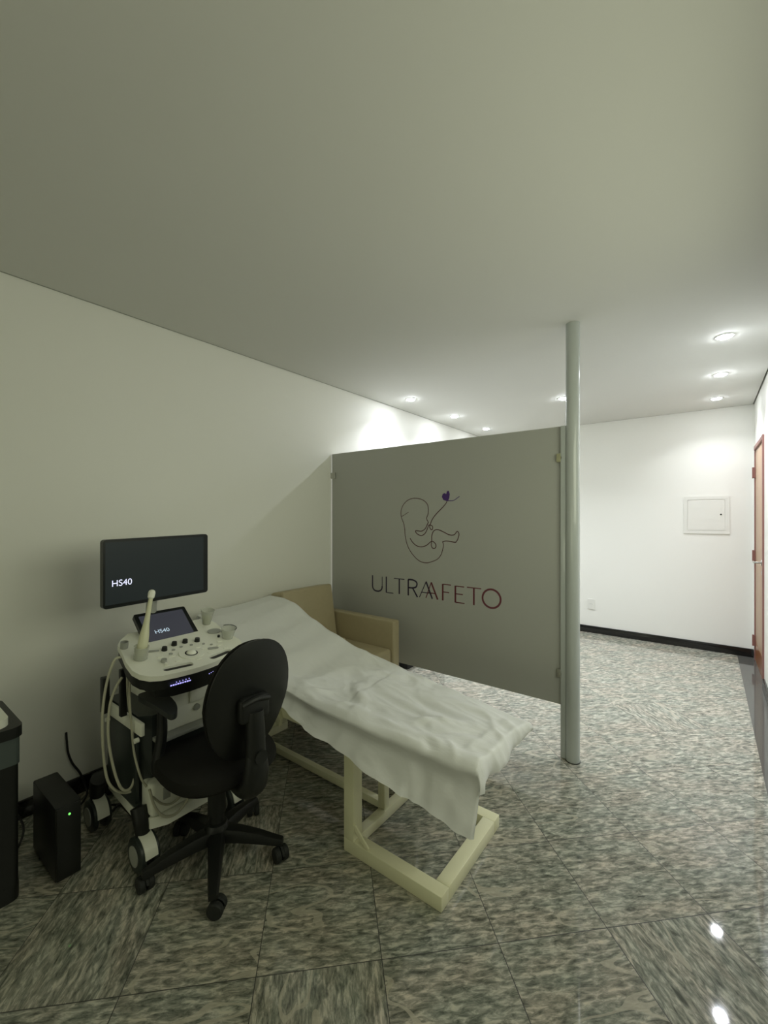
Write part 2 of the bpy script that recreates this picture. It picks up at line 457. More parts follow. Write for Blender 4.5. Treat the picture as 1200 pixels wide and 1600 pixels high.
# door in the right wall
door = bpy.data.objects.new('door_1', None); COL.objects.link(door); door.location = (XR, (DY0+DY1)/2, 0)
ORG[door.name] = {'org': Vector(door.location)}
struct(door, 'light brown wooden door with red-brown frame and lever handle')
fr = B().box(XR-0.006, XR+0.10, DY1-0.035, DY1, 0, DZ).box(XR-0.012, XR+0.10, DY0, DY0+0.035, 0, DZ).box(XR-0.012, XR+0.10, DY0+.035, DY1-.035, DZ-0.035, DZ)
fr.obj('door_frame', M['door_frame'], door)
B().box(XR+0.002, XR+0.038, DY0+0.037, DY1-0.037, 0.20, DZ-0.037, 0.002).obj('door_leaf', M['door_wood'], door)
B().box(XR+0.001, XR+0.037, DY0+0.037, DY1-0.037, 0.006, 0.1995).obj('leaf_shade_panel', M['door_shade'], door)  # bottom of the leaf, with its shadow put in as darker wood
for z in (0.20, 1.05, 1.88):
    B().cyl((XR-0.016, DY1-0.036, z-0.055), (XR-0.016, DY1-0.036, z+0.055), 0.009, n=12).box(XR-.012,XR+.001,DY1-.06,DY1-.012,z-.05,z+.05).obj('hinge', M['door_frame'], door)
B().cyl((XR+0.002, 4.92, 1.04), (XR-0.012, 4.92, 1.04), 0.026).tube([(XR-0.01, 4.92, 1.04), (XR-0.05, 4.92, 1.04), (XR-0.055, 4.96, 1.04), (XR-0.055, 5.05, 1.037)], 0.008, smooth=4).obj('door_handle', M['chrome'], door)
B().cyl((XR+0.002, 4.92, 0.95), (XR-0.008, 4.92, 0.95), 0.02).obj('lock_rosette', M['chrome'], door)

# ------------------------------------------------------------------ recessed downlights
def downlight(x, y, label):
    t = thing('ceiling_downlight', label, 'ceiling light', (x, y, ZC), group='recessed downlights')
    o = t; c = Vector((x, y, ZC))
    # ring trim
    rg = B()
    prof = [(0.040, -0.0005), (0.051, -0.0005), (0.050, -0.004), (0.041, -0.005), (0.038, -0.002)]
    n = 36; rings = [rg.ring(c + Vector((0, 0, z)), r, n, Vector((1,0,0)), Vector((0,1,0))) for r, z in prof]
    for i in range(len(rings)): rg.bridge(rings[i], rings[(i+1) % len(rings)])
    rg.obj('trim_ring', M['lamp_ring'], o)
    B().lathe(c, [(.038,-.0008),(.0375,-.006),(.034,-.009),(.026,-.012),(.014,-.0135),(.003,-.014)], n=32).obj('lens', M['lamp_far' if y > 5 else 'lamp'], o)
    ld = bpy.data.lights.new('downlight_beam', 'AREA'); ld.shape = 'DISK'; ld.size = .06
    ld.energy = LAMP_WATTS * (.6 if y > 5 else 1); ld.spread = R(125); ld.color = LAMP_COLOR
    lo = bpy.data.objects.new('downlight_beam', ld); COL.objects.link(lo); lo.parent = o
    lo.location = (0, 0, -.0165)
lamps = [(-2.30, 3.44, 'small round downlight in the row by the left wall, nearest the camera'),
         (-2.30, 4.34, 'small round downlight, middle of the row by the left wall'),
         (-2.30, 5.21, 'small round downlight by the left wall, farthest, just above the grey partition'),
         (-1.107, 4.31, 'single round downlight partly hidden behind the pole'),
         (0.090, 3.44, 'largest-looking round downlight of the right-hand row, nearest the camera'),
         (0.088, 4.35, 'round downlight in the middle of the right-hand row'),
         (0.075, 5.22, 'round downlight of the right-hand row closest to the far wall')]
for x, y, l in lamps: downlight(x, y, l)

# ------------------------------------------------------------------ partition and pole
PY = 2.67
t = thing('glass_partition', 'large grey frosted glass partition panel with purple and maroon logo, fixed between left wall and pole', 'partition', (-1.65, PY, 0.315))
g = 0.701
gl = B(); gl.prism([(-2.614, 0.315), (-g, 0.315), (-g, 1.99), (-2.614, 1.99)], [], lambda u, v, w: Vector((u, PY + w, v)), 0.0, 0.010)
gl.obj('glass_panel', M['glass'], t)
for x, z, mm, wx in ((-2.59, 1.80, 'chrome', .028), (-2.59, 0.50, 'chrome', .028), (-0.692, 1.80, 'brassy', .03), (-0.692, 0.505, 'chrome', .03)):
    k = B().box(x-wx, x+wx-0.006, PY-0.016, PY-0.0002, z-0.026, z+0.026, 0.004)
    k.cyl((x-0.006, PY-0.0165, z), (x-0.006, PY-0.018, z), 0.008, n=14)
    c_ = k.obj('clamp', M[mm], t)
    if mm == 'brassy': c_['label'] = 'yellowed metal clamp near the top of the pole'
PF = lambda u, v, w: Vector((u, PY - 0.0002 - w, v))
def letters(name, strokes, wd, material, lab):
    b = B()
    for st in strokes:
        sm = 1; cl = False; ww = wd
        if isinstance(st, tuple) and isinstance(st[0], str):
            if 's' in st[0]: sm = 6
            if 'c' in st[0]: cl = True
            if 't' in st[0]: ww = wd * 0.55
            st = st[1]
        b.ribbon(st, ww, PF, closed=cl, smooth=sm)
    o = b.obj(name, material, t); o['label'] = lab; return o
letters('lettering', [
    [(-2.158, .967), (-2.158, .885)], ('s', [(-2.158, .886), (-2.154, .866), (-2.137, .849), (-2.109, .844), (-2.081, .850), (-2.063, .867), (-2.059, .889)]), ('t', [(-2.059, .888), (-2.059, .965)]),
    [(-2.018, .969), (-2.018, .842)], ('t', [(-2.018, .844), (-1.949, .844)]),
    ('t', [(-1.943, .962), (-1.844, .962)]), [(-1.892, .963), (-1.892, .845)],
    [(-1.808, .844), (-1.808, .966)], ('s', [(-1.808, .965), (-1.770, .966), (-1.738, .955), (-1.729, .936), (-1.740, .914), (-1.770, .905), (-1.808, .904)]), [(-1.768, .904), (-1.725, .840)],
    ('t', [(-1.707, .843), (-1.649, .964)]), [(-1.650, .964), (-1.596, .843)], ('t', [(-1.686, .882), (-1.618, .882)])],
    0.012, M['navy_ink'], 'navy letters ULTRA')
letters('lettering', [
    ('t', [(-1.651, .843), (-1.605, .963)]), [(-1.606, .963), (-1.551, .843)], ('t', [(-1.634, .884), (-1.574, .884)]),
    [(-1.509, .842), (-1.509, .961)], ('t', [(-1.509, .959), (-1.444, .959)]), ('t', [(-1.509, .904), (-1.457, .904)]),
    [(-1.408, .840), (-1.408, .958)], ('t', [(-1.408, .956), (-1.340, .956)]), ('t', [(-1.408, .842), (-1.337, .842)]), ('t', [(-1.408, .902), (-1.350, .902)]),
    ('t', [(-1.319, .957), (-1.213, .957)]), [(-1.267, .957), (-1.267, .840)],
    ('c', [(-1.140 + .0635*math.cos(2*PI*i/40), .899 + .0615*math.sin(2*PI*i/40)) for i in range(40)])],
    0.013, M['maroon_ink'], 'maroon letters AFETO')
b = B()
b.ribbon([(-1.629,1.403),(-1.645,1.431),(-1.631,1.469),(-1.634,1.526),(-1.662,1.559),(-1.701,1.576),(-1.758,1.583),(-1.816,1.567),(-1.858,1.529),(-1.876,1.48),(-1.87,1.435),(-1.85,1.391),(-1.84,1.342),(-1.834,1.284),(-1.811,1.216),(-1.77,1.16),(-1.712,1.115),(-1.656,1.103),(-1.612,1.111),(-1.558,1.133),(-1.527,1.164),(-1.511,1.202),(-1.504,1.239),(-1.511,1.266)], .0055, PF, smooth=4)
b.ribbon([(-1.511,1.262),(-1.49,1.2695),(-1.464,1.27),(-1.412,1.264),(-1.402,1.268),(-1.388,1.289),(-1.38,1.321),(-1.386,1.337),(-1.393,1.341),(-1.401,1.335),(-1.408,1.325),(-1.423,1.315),(-1.459,1.316),(-1.506,1.336),(-1.548,1.35),(-1.58,1.343),(-1.599,1.31),(-1.601,1.263),(-1.604,1.235),(-1.595,1.216),(-1.578,1.213),(-1.566,1.225),(-1.569,1.246),(-1.591,1.263),(-1.612,1.258),(-1.645,1.233),(-1.69,1.219),(-1.735,1.227),(-1.77,1.252),(-1.791,1.28)], .0065, PF, smooth=4, th=.0008)
b.ribbon([(-1.629,1.403),(-1.64,1.384),(-1.656,1.356),(-1.69,1.336),(-1.741,1.338),(-1.729,1.316),(-1.69,1.303),(-1.656,1.323),(-1.634,1.365),(-1.623,1.383),(-1.596,1.375),(-1.596,1.352),(-1.608,1.351),(-1.618,1.37),(-1.607,1.403),(-1.591,1.432),(-1.558,1.469),(-1.516,1.506),(-1.485,1.537),(-1.472,1.56)], .0065, PF, smooth=4, th=.0007)
b.ribbon([(-1.876,1.45),(-1.858,1.45),(-1.805,1.479)], .004, PF, smooth=4, th=.0009)
o = b.obj('line_drawing', M['line_ink'], t); o['label'] = 'thin brown line drawing of a curled-up baby'
b = B()
b.prism([(-1.474,1.555),(-1.504,1.565),(-1.516,1.588),(-1.508,1.608),(-1.493,1.614),(-1.481,1.606),(-1.474,1.627),(-1.46,1.628),(-1.452,1.605),(-1.456,1.578),(-1.464,1.562)], [], PF, 0.0001, 0.0012)
b.ribbon([(-1.469,1.558),(-1.423,1.559),(-1.393,1.576),(-1.375,1.587)], .005, PF, smooth=4, th=.0006)
o = b.obj('heart_mark', M['purple_ink'], t); o['label'] = 'small purple heart'

t = thing('support_pole', 'tall pale green-grey metal pole from floor to ceiling at the partition end', 'pole', (-0.632, PY, 0))
B().cyl((-0.632, PY, 0.002), (-0.632, PY, ZC), 0.039, n=48).obj('tube', M['pole'], t)
B().box(-0.697, -0.668, PY-0.018, PY+0.018, 0.004, 1.99, 0.002).obj('flange', M['pole'], t)
B().cyl((-0.632, PY, 0), (-0.632, PY, 0.003), 0.042, n=40).obj('foot_seal', M['rubber'], t)

# ------------------------------------------------------------------ far wall fittings
t = thing('electrical_panel', 'white flush metal electrical panel box with small lock on the far wall', 'electrical panel', (0, YF, 1.45))
FW = lambda u, v, w: Vector((u, YF - w, v))
B().prism([(-.205,1.255),(.19,1.255),(.19,1.66),(-.205,1.66)], [rrect(-.173,.153,1.29,1.625,.02)], FW, 0, .009).obj('frame', M['white_metal'], t)
B().prism(rrect(-.169,.149,1.294,1.621,.018), [], FW, 0, .007).obj('panel_door', M['white_metal'], t)
B().cyl((.118, YF-.007, 1.463), (.118, YF-.012, 1.463), .0085, n=16).obj('lock', M['black_plastic'], t)
t = thing('wall_socket', 'small white wall socket plate low on the far wall beside the pole', 'socket', (-1.14, YF, .355))
B().prism(rrect(-1.185,-1.10,.29,.415,.008), [], FW, 0, .007).obj('plate', M['white_metal'], t)
b = B()
for dx in (-.012, 0, .012): b.cyl((-1.142+dx, YF-.007, .352+(.006 if dx == 0 else 0)), (-1.142+dx, YF-.0078, .352+(.006 if dx == 0 else 0)), .003, n=10)
b.obj('socket_hole', M['grey_plastic'], t)

# ------------------------------------------------------------------ black cabinet seen under the partition
t = thing('waiting_bench', 'black low bench by the left wall, only a corner showing under the grey partition', 'bench', (-2.4, 3.62, 0))
B().box(-2.595, -2.235, 3.29, 4.0, 0.0, 0.42, 0.012).obj('base', M['black_plastic'], t)
B().box(-2.595, -2.225, 3.28, 4.01, 0.421, 0.50, 0.02).obj('cushion', M['black_fabric'], t)

# ------------------------------------------------------------------ beige armchair
t = thing('armchair', 'beige upholstered armchair in the corner between the exam bed and the grey partition', 'armchair', (-2.22, 2.2, 0))
mx = Matrix.Translation((-2.40, 2.2, .40)) @ Matrix.Rotation(R(-9), 4, 'Y')
B().box(-.075, .07, -.245, .262, -.02, .50, .022, 3, mtx=mx).obj('backrest', M['beige'], t)
B().box(-2.34, -1.815, 1.97, 2.466, .28, .488, .022, 3).obj('seat', M['beige'], t)
for (y0, y1) in ((2.468, 2.545), (1.902, 1.968)):
    B().box(-2.46, -1.80, y0, y1, .18, .685, .014, 3).obj('armrest', M['beige'], t)
B().box(-2.44, -1.83, 1.97, 2.466, .17, .279, .008).obj('base_rail', M['beige'], t)
for lx in (-2.40, -1.87):
    for ly in (1.93, 2.50): B().cyl((lx, ly, 0.0), (lx, ly, .18), .014, .022, n=14).obj('leg', M['black_plastic'], t)

# ------------------------------------------------------------------ examination bed
t = thing('examination_bed', 'cream painted steel examination bed with raised head end, beneath the white sheet', 'exam bed', (-1.5, 1.62, 0))
q = .057
B().box(-1.255, -.77, 1.353, 1.353+q, 0, q, .003).box(-.77-q, -.77, 1.353+q, 1.895-q, 0, q, .003).box(-1.255, -.77, 1.895-q, 1.895, 0, q, .003).box(-1.255, -1.255+.045, 1.353+q, 1.895-q, .004, .049, .003).obj('foot_frame', M['cream_metal'], t)
for y in (1.353, 1.895-q):
    B().box(-1.255, -1.198, y, y+q, q, .455, .003).obj('leg', M['cream_metal'], t)
b = B().tube([(-1.199, 1.36, .125), (-1.125, 1.36, .057)], .006, n=8, smooth=1, sq=2.2)
b.obj('gusset', M['cream_metal'], t)
B().box(-1.26, -1.22, 1.600, 1.638, .05, .455, .003).obj('centre_post', M['cream_metal'], t)
B().box(-2.27, -1.256, 1.640, 1.676, .010, .046, .003).obj('stretcher', M['cream_metal'], t)
B().box(-2.33, -2.275, 1.353, 1.895, 0, .05, .003).obj('head_bar', M['cream_metal'], t)
for y in (1.353, 1.845):
    B().box(-2.33, -2.28, y, y+.05, .05, .455, .003).obj('leg', M['cream_metal'], t)
B().box(-2.33, -.75, 1.353, 1.393, .456, .503, .003).box(-2.33, -.75, 1.855, 1.895, .456, .503, .003).box(-.79, -.75, 1.393, 1.855, .456, .503, .003).box(-2.33, -2.29, 1.393, 1.855, .456, .503, .003).obj('side_rail', M['cream_metal'], t)
b = B()
b.prism([(-1.80,.452),(-1.80,.415),(-1.77,.425),(-1.755,.40),(-1.735,.428),(-1.71,.405),(-1.70,.43),(-1.67,.415),(-1.66,.455),(-1.68,.50),(-1.72,.505)], [], lambda u, v, w: Vector((u, 1.335+w, v)), 0, .016)
b.obj('ratchet_bracket', M['cream_metal'], t)
B().cyl((-1.685, 1.325, .515), (-1.685, 1.352, .515), .014, n=14).obj('knob', M['black_plastic'], t)
def XZ(y0): return lambda u, v, w: Vector((u, y0 + w, v))
B().prism([(-1.60,.505),(-.68,.505),(-.66,.52),(-.66,.555),(-.68,.575),(-1.60,.575)], [], XZ(1.375), 0, .335).obj('mattress', M['mattress'], t)
B().prism([(-1.605,.512),(-1.605,.575),(-1.72,.618),(-2.35,.848),(-2.375,.82),(-2.375,.775),(-1.74,.54)], [], XZ(1.385), 0, .45).obj('backrest_pad', M['mattress'], t)
B().tube([(-1.75,1.45,.535),(-2.1,1.45,.665),(-2.31,1.45,.745)], .014, n=10, smooth=1).tube([(-1.75,1.78,.535),(-2.1,1.78,.665),(-2.31,1.78,.745)], .014, n=10, smooth=1).tube([(-2.2,1.6,.695),(-2.05,1.6,.5)], .012, n=10, smooth=1).obj('backrest_frame', M['cream_metal'], t)

# white sheet over the bed
def lerp_tab(tab, x):
    if x <= tab[0][0]: return tab[0][1:]
    for a, b_ in zip(tab, tab[1:]):
        if x <= b_[0]:
            u = (x - a[0]) / (b_[0] - a[0]); u = u*u*(3-2*u)*.5 + u*.5
            return tuple(a[i] + (b_[i]-a[i])*u for i in range(1, len(a)))
    return tab[-1][1:]
#        x     z_near  z_far  y_far  drop_near
TAB = [(-2.40, .878, .905, 1.862, .06), (-2.30, .866, .905, 1.868, .10), (-2.18, .829, .886, 1.87, .10), (-2.0, .762, .806, 1.87, .09), (-1.83, .700, .748, 1.87, .085),
       (-1.62, .638, .690, 1.872, .075), (-1.385, .614, .656, 1.872, .105), (-1.2, .612, .630, 1.868, .135), (-1.03, .612, .612, 1.852, .165), (-.82, .612, .605, 1.81, .195), (-.62, .612, .598, 1.765, .215)]
def foot_drop(y):
    return lerp_tab([(1.30, .10), (1.36, .095), (1.42, .085), (1.66, .07), (1.87, .05)], y)[0]
def ridge(x, y, x0, y0, x1, y1, wd, amp):
    dx, dy = x1-x0, y1-y0; L2 = dx*dx+dy*dy
    u = ((x-x0)*dx + (y-y0)*dy)/L2
    uc = min(1, max(0, u))
    px, py = x0+dx*uc, y0+dy*uc
    d2 = (x-px)**2 + (y-py)**2
    return amp * math.exp(-d2/(2*wd*wd)) * math.sin(PI*min(1, max(.0, uc*.94+.03)))**.5
FOLDS = [(-1.62,1.40,-.66,1.37,.014,.010), (-1.45,1.44,-.80,1.42,.020,-.010), (-1.40,1.50,-.70,1.47,.016,.009), (-1.20,1.60,-.72,1.50,.013,.009),
         (-1.15,1.66,-.80,1.60,.022,-.007), (-1.05,1.72,-.66,1.70,.016,.007), (-1.58,1.42,-1.30,1.62,.018,.007), (-1.5,1.38,-1.42,1.46,.012,.012),
         (-1.32,1.36,-1.22,1.44,.010,.010), (-.95,1.46,-.78,1.58,.014,.008), (-.9,1.38,-.70,1.55,.012,-.006), (-.70,1.36,-.66,1.72,.010,.006),
         (-2.05,1.40,-1.75,1.50,.02,.005), (-2.1,1.55,-2.0,1.80,.02,.004), (-1.85,1.5,-1.6,1.75,.03,.004)]
rows = []
NX, ND, NT = 190, 16, 70
xs = [(-2.40, 1 - k/4.0, 'h') for k in range(4)] + [(-2.40 + (1.78)*i/NX, 0, '') for i in range(NX+1)] + [(-.62, (k+1)/8.0, 'f') for k in range(8)]
for (x, r, kd) in xs:
    zn, zf, yf, dn = lerp_tab(TAB, x)
    row = []
    cols = [('n', 1 - k/ND) for k in range(ND)] + [('t', k/NT) for k in range(NT+1)] + [('f', (k+1)/4) for k in range(4)]
    for (c, q) in cols:
        px = x
        if c == 'n': py, z, d1 = 1.335, zn, dn*q
        elif c == 't':
            py = 1.335 + (yf-1.335)*q; z = zn + (zf-zn)*q; d1 = 0
            sag = math.sin(PI*q)
            z += -.012*sag if x < -1.3 else -.004*sag
            z -= .010*max(0, 1-q/.06)**2 + .012*max(0, (q-.93)/.07)**2
        else: py, z, d1 = yf, zf-.012, .028*q
        d2 = 0
        if kd == 'f': d2 = foot_drop(py)*r
        if kd == 'h': d2 = .07*r
        z -= math.hypot(d1, d2)
        if c == 'n':
            z -= .010
            under = .010*math.sin(PI*min(1, q*1.6)) if x > -1.55 else .0
            py += -.020*math.exp(-((q-.12)/.11)**2) + .012*math.exp(-((q-.42)/.14)**2) - .052*q*q - .006*math.sin(x*17)*q - .004*math.sin(x*41+1)*q
        if c == 'f': py += .02*q
        if kd == 'f':
            px += .028*math.sin(r*PI/2) - .012*r*r + .006*math.sin(py*30)*r
            if c == 'n': px += -.07*q*r + .02*q*(1-r); py += .02*q*r
            z -= .004
        jut = math.exp(-((py-yf)/.07)**2) * max(0, (px+.80)/.18) if px > -.80 else 0
        py += .035*jut*(1 if c != 'n' else 0); px += .03*jut*(1-r); z += (.010 - .022*jut*(1-r)) if kd == 'f' else -.016*jut
        if kd == 'h': px -= .02*math.sin(r*PI/2)
        f = 1.0
        for F in FOLDS:
            z += ridge(px, py, *F) * (1.0 if c == 't' else max(0, 1-q*1.5))
        if c == 'n':   # vertical pleats on the hanging side
            py -= .010*q*math.exp(-((x+.68)/.03)**2) + .008*q*math.exp(-((x+1.12)/.04)**2) + .007*q*math.exp(-((x+.9)/.025)**2)
        wgt = min(1, max(.12, (px+1.75)/.35)) * (1.0 if c == 't' else .6)
        v_ = Vector((px*5.2, py*9.0 + px*2.0, z*4.0))
        w2 = noise.noise(v_*.6 + Vector((5, 2, 1)))
        cr = noise.noise(v_ + Vector((w2*1.5, w2, 0)))
        c2 = noise.noise(v_*2.1 + Vector((w2*2, 3, 7)))
        cr = (1-abs(cr)*2.2)*.0105 + (1-abs(c2)*2.4)*.0040 - .006
        if c == 'n': py -= cr*wgt*1.6*min(1, q*2)
        elif kd == 'f': px += cr*wgt*r; z += cr*wgt*(1-r)
        else: z += cr*wgt
        # the paper springs up a little near the foot corner
        z += .016*math.exp(-(((px+.635)/.045)**2 + ((py-1.345)/.05)**2))
        row.append((px, py, z))
    rows.append(row)
b = B(); b.grid(rows)
sh = b.obj('bed_sheet', M['sheet'], ang=180, loc=(-1.5, 1.62, .6))
tag(sh, 'crumpled white disposable sheet draped over the exam bed, one corner hanging at the foot', 'bed sheet')

# ------------------------------------------------------------------ ultrasound machine
t = thing('ultrasound_machine', 'white and black ultrasound machine on casters with two screens beside the left wall', 'ultrasound machine', (-2.03, .97, 0))
CT = math.atan(.2)
CF = lambda a, y, c: Vector((-2.12 + a*math.cos(CT) + c*math.sin(CT), y, .895 - a*math.sin(CT) + c*math.cos(CT)))
def CA(x): return (x + 2.12)/math.cos(CT)
outer = [(-2.10,.79),(-2.06,.765),(-1.98,.752),(-1.90,.735),(-1.82,.728),(-1.775,.738),(-1.742,.762),(-1.722,.80),(-1.712,.86),(-1.706,.93),(-1.708,1.00),(-1.718,1.06),(-1.735,1.13),(-1.758,1.18),(-1.79,1.215),(-1.84,1.228),(-1.90,1.225),(-1.93,1.232),(-2.0,1.225),(-2.06,1.235),(-2.12,1.232),(-2.15,1.20),(-2.15,.84)]
outer = [(CA(x), y) for x, y in outer]
def pill(x0, y0, x1, y1, r, n=6):
    a = math.atan2(y1-y0, x1-x0); out = []
    for k in range(n+1):
        s_ = a + PI/2 + PI*k/n; out.append((CA(x0)+r*math.cos(s_), y0+r*math.sin(s_)))
    for k in range(n+1):
        s_ = a - PI/2 + PI*k/n; out.append((CA(x1)+r*math.cos(s_), y1+r*math.sin(s_)))
    return out
slots = [pill(-1.762,.838,-1.750,.925,.0165), pill(-1.752,1.035,-1.768,1.12,.0165)]
b = B(); b.prism(outer, slots, CF, -.022, 0)
o = b.obj('control_panel', M['white_plastic'], t); o['label'] = 'white control panel with two slots'
b = B(); b.prism(slots[0], [], CF, -.014, -.009); b.obj('handle_slot', M['black_plastic'], t)
b = B(); b.prism(slots[1], [], CF, -.014, -.009); b.obj('handle_slot', M['black_plastic'], t)
cx_, cy_ = CA(-1.93), .98
b = B(); b.prism([(cx_+(u-cx_)*.975, cy_+(v-cy_)*.975) for u, v in outer], [], CF, -.066, -.030)
b.obj('under_tray', M['black_plastic'], t)
# black lip with lit symbols under the front edge
lip = [(-1.84,.79),(-1.765,.80),(-1.735,.86),(-1.728,.93),(-1.731,1.0),(-1.745,1.08),(-1.80,1.13),(-1.86,1.14),(-1.88,.80)]
b = B(); b.prism([(CA(x), y) for x, y in lip], [], CF, -.115, -.0625)
b.obj('front_lip', M['black_plastic'], t)
b = B()
def led(y, x, c, s_=.0035, hh=.003):
    p = CF(CA(x), y, c); globals()['b'].box(p.x-.0008, p.x+.0012, p.y-s_/2, p.y+s_/2, p.z-hh/2, p.z+hh/2)
random.seed(3)
for k in range(9): led(.835+.0095*k, -1.7135+.0006*k, -.050, .0055+random.random()*.002, .005)
for k in range(5): led(.855+.013*k, -1.7115+.0004*k, -.040, .003, .003)
b.obj('lit_symbols', M['blue_led'], t); b = B()
for k in range(9): led(1.00+.0095*k, -1.713-.0022*k, -.050+.0012*k, .003, .003)
for k in range(4): led(1.055+.010*k, -1.722-.0025*k, -.034, .003, .0045)
b.obj('lit_symbols', M['blue_led'], t)
def knob(name, x, y, r, h_, m_, c0=0, r2=None, lab=None):
    p = CF(CA(x), y, c0); nrm = Vector((math.sin(CT), 0, math.cos(CT)))
    b = B().cyl(p, p + nrm*h_, r, r if r2 is None else r2, n=20)
    o = b.obj(name, M[m_], t)
    if lab: o['label'] = lab
    return o
for x, y in ((-1.917,.899),(-1.941,.954),(-1.940,1.004),(-1.925,1.055)): knob('dial', x, y, .0125, .016, 'black_plastic', r2=.0105)
for x, y, r in ((-1.897,.930,.007),(-1.870,.905,.008),(-1.908,.970,.007),(-1.903,1.015,.007),(-1.885,1.065,.006),(-1.86,1.09,.006)): knob('button', x, y, r, .003, 'grey_plastic')
b = B(); b.prism(pill(-1.828,1.062,-1.818,1.092,.008), [], CF, .0001, .004); b.obj('button', M['grey_plastic'], t)
knob('button', -1.823, .853, .0125, .012, 'grey_plastic', r2=.011)
knob('button', -1.79, .85, .009, .010, 'white_plastic')
b = B(); b.prism(pill(-1.935,.842,-1.925,.872,.008), [], CF, .0001, .003); b.obj('button', M['grey_plastic'], t)
for x, y in ((-1.87,.86),(-1.85,.90),(-1.80,.905),(-1.80,1.05),(-1.845,1.045),(-1.87,1.03),(-1.77,.98),(-1.84,1.12),(-1.87,1.14),(-1.80,1.13)):
    b = B(); b.prism(pill(x, y-.008, x, y+.008, .006), [], CF, .0001, .0025); b.obj('button', M['white_plastic'], t)
p = CF(CA(-1.831), .977, 0)
nrm = Vector((math.sin(CT), 0, math.cos(CT))); tx = Vector((math.cos(CT), 0, -math.sin(CT))); ty = Vector((0, 1, 0))
def ringpart(name, r0, r1, h_, m_):
    b = B(); b.prism([(CA(-1.831)+r1*math.cos(2*PI*i/32), .977+r1*math.sin(2*PI*i/32)) for i in range(32)], [[(CA(-1.831)+r0*math.cos(2*PI*i/32), .977+r0*math.sin(2*PI*i/32)) for i in range(32)]], CF, .0001, h_)
    return b.obj(name, M[m_], t)
ringpart('trackball_ring', .027, .052, .003, 'white_plastic')
ringpart('trackball_collar', .0215, .0265, .004, 'black_plastic')
b = B(); b.lathe(p, [(.0212, 0.0001), (.0205, .006), (.016, .012), (.009, .015), (.002, .016)], ax=tx, up=ty, n=24); b.obj('trackball', M['white_plastic'], t)
# touch screen
TF0 = Vector((-1.995, .865, .853)); TU = Vector((0, 1, 0)); TV = Vector((-.155, 0, .128)).normalized(); TN = TU.cross(TV)
TF = lambda u, v, w: TF0 + TU*u + TV*v + TN*w
b = B(); b.prism([(-.002,-.02),(.252,-.02)] + [(.250,.0)] + rrect(.0,.245,.0,.205,.008)[:12] + [(0.,.0)], [], TF, -.022, 0)
b.obj('touch_screen_housing', M['bezel'], t)
b = B(); b.prism(rrect(.018,.227,.018,.188,.003), [], TF, .0002, .001)
ts = b.obj('touch_screen', M['touch'], t); ts['label'] = 'small lit touch screen reading HS40'
text('lettering', 'HS40', .030, lambda u, v, w: TF(.055+u, .072+v, .0015), M['text_glow2'], ts, 1.05)
# main monitor
MX = -2.10
MT = R(1.1)
MF = lambda u, v, w: Vector((MX + w, .722 + u*math.cos(MT) - v*math.sin(MT)*0, 1.040 + v + u*math.sin(MT)))
b = B(); b.prism(rrect(0, .488, 0, .306, .014), [], MF, -.034, 0)
mon = b.obj('monitor', M['bezel'], t); mon['label'] = 'large dark monitor'
b = B(); b.prism(rrect(.008, .464, .016, .294, .003), [], MF, .0002, .0008)
b.obj('screen', M['screen'], mon)
text('lettering', 'HS40', .040, lambda u, v, w: MF(.032+u, .096+v, .0012), M['text_glow'], mon, .98)
b = B().tube([(-2.15,.955,1.10), (-2.17,.955,1.0), (-2.16,.955,.93), (-2.14,.955,.87)], [.022,.024,.026,.032], n=14, smooth=5)
b.box(-2.15,-2.134,.91,1.0,1.06,1.15,.006)
b.obj('monitor_arm', M['grey_plastic'], t)
# body
b = B(); b.prism([(-2.22,.88),(-1.90,.88),(-1.865,.91),(-1.865,1.11),(-1.90,1.15),(-2.22,1.15)], [], lambda u, v, w: Vector((u, v, w)), .6005, .80)
o = b.obj('upper_body', M['white_plastic'], t)
b = B(); b.prism([(-2.24,.79),(-1.92,.79),(-1.88,.83),(-1.88,1.12),(-1.92,1.16),(-2.24,1.16)], [], lambda u, v, w: Vector((u, v, w)), .20, .60)
b.obj('lower_body', M['dark_panel'], t)
b = B().box(-1.864,-1.852,.985,1.055,.605,.725,.006)
b.obj('latch_strip', M['white_plastic'], t)
b = B().tube([(-1.850,1.02,.70),(-1.848,1.02,.685),(-1.848,1.022,.668)], [.004,.010,.012], n=12, smooth=3); b.obj('latch_hole', M['dark_panel'], t)
b = B().cyl((-1.8675,1.02,.575),(-1.858,1.02,.575),.014,n=18); b.obj('lock', M['grey_plastic'], t)
B().box(-1.879,-1.868,.85,1.12,.5105,.60,.003).obj('front_cover', M['white_plastic'], t)
b = B().box(-1.879,-1.82,.83,1.08,.492,.51,.004); b.obj('ledge', M['grey_plastic'], t)
b = B().box(-2.25,-1.84,.768,.785,.545,.598,.004); b.obj('side_band', M['white_plastic'], t)
for x in (-2.16,-1.86): B().cyl((x,.768,.53),(x,.752,.53),.010,n=14).obj('screw_cap', M['white_plastic'], t)
b = B().box(-2.16,-1.90,.772,.7885,.24,.54,.006); b.obj('side_panel', M['dark_panel'], t)
B().box(-2.19,-2.15,.740,.767,.56,.72,.004).obj('cable_hook', M['black_plastic'], t)
B().box(-1.99,-1.965,.742,.767,.60,.80,.003).obj('cable_hook', M['black_plastic'], t)
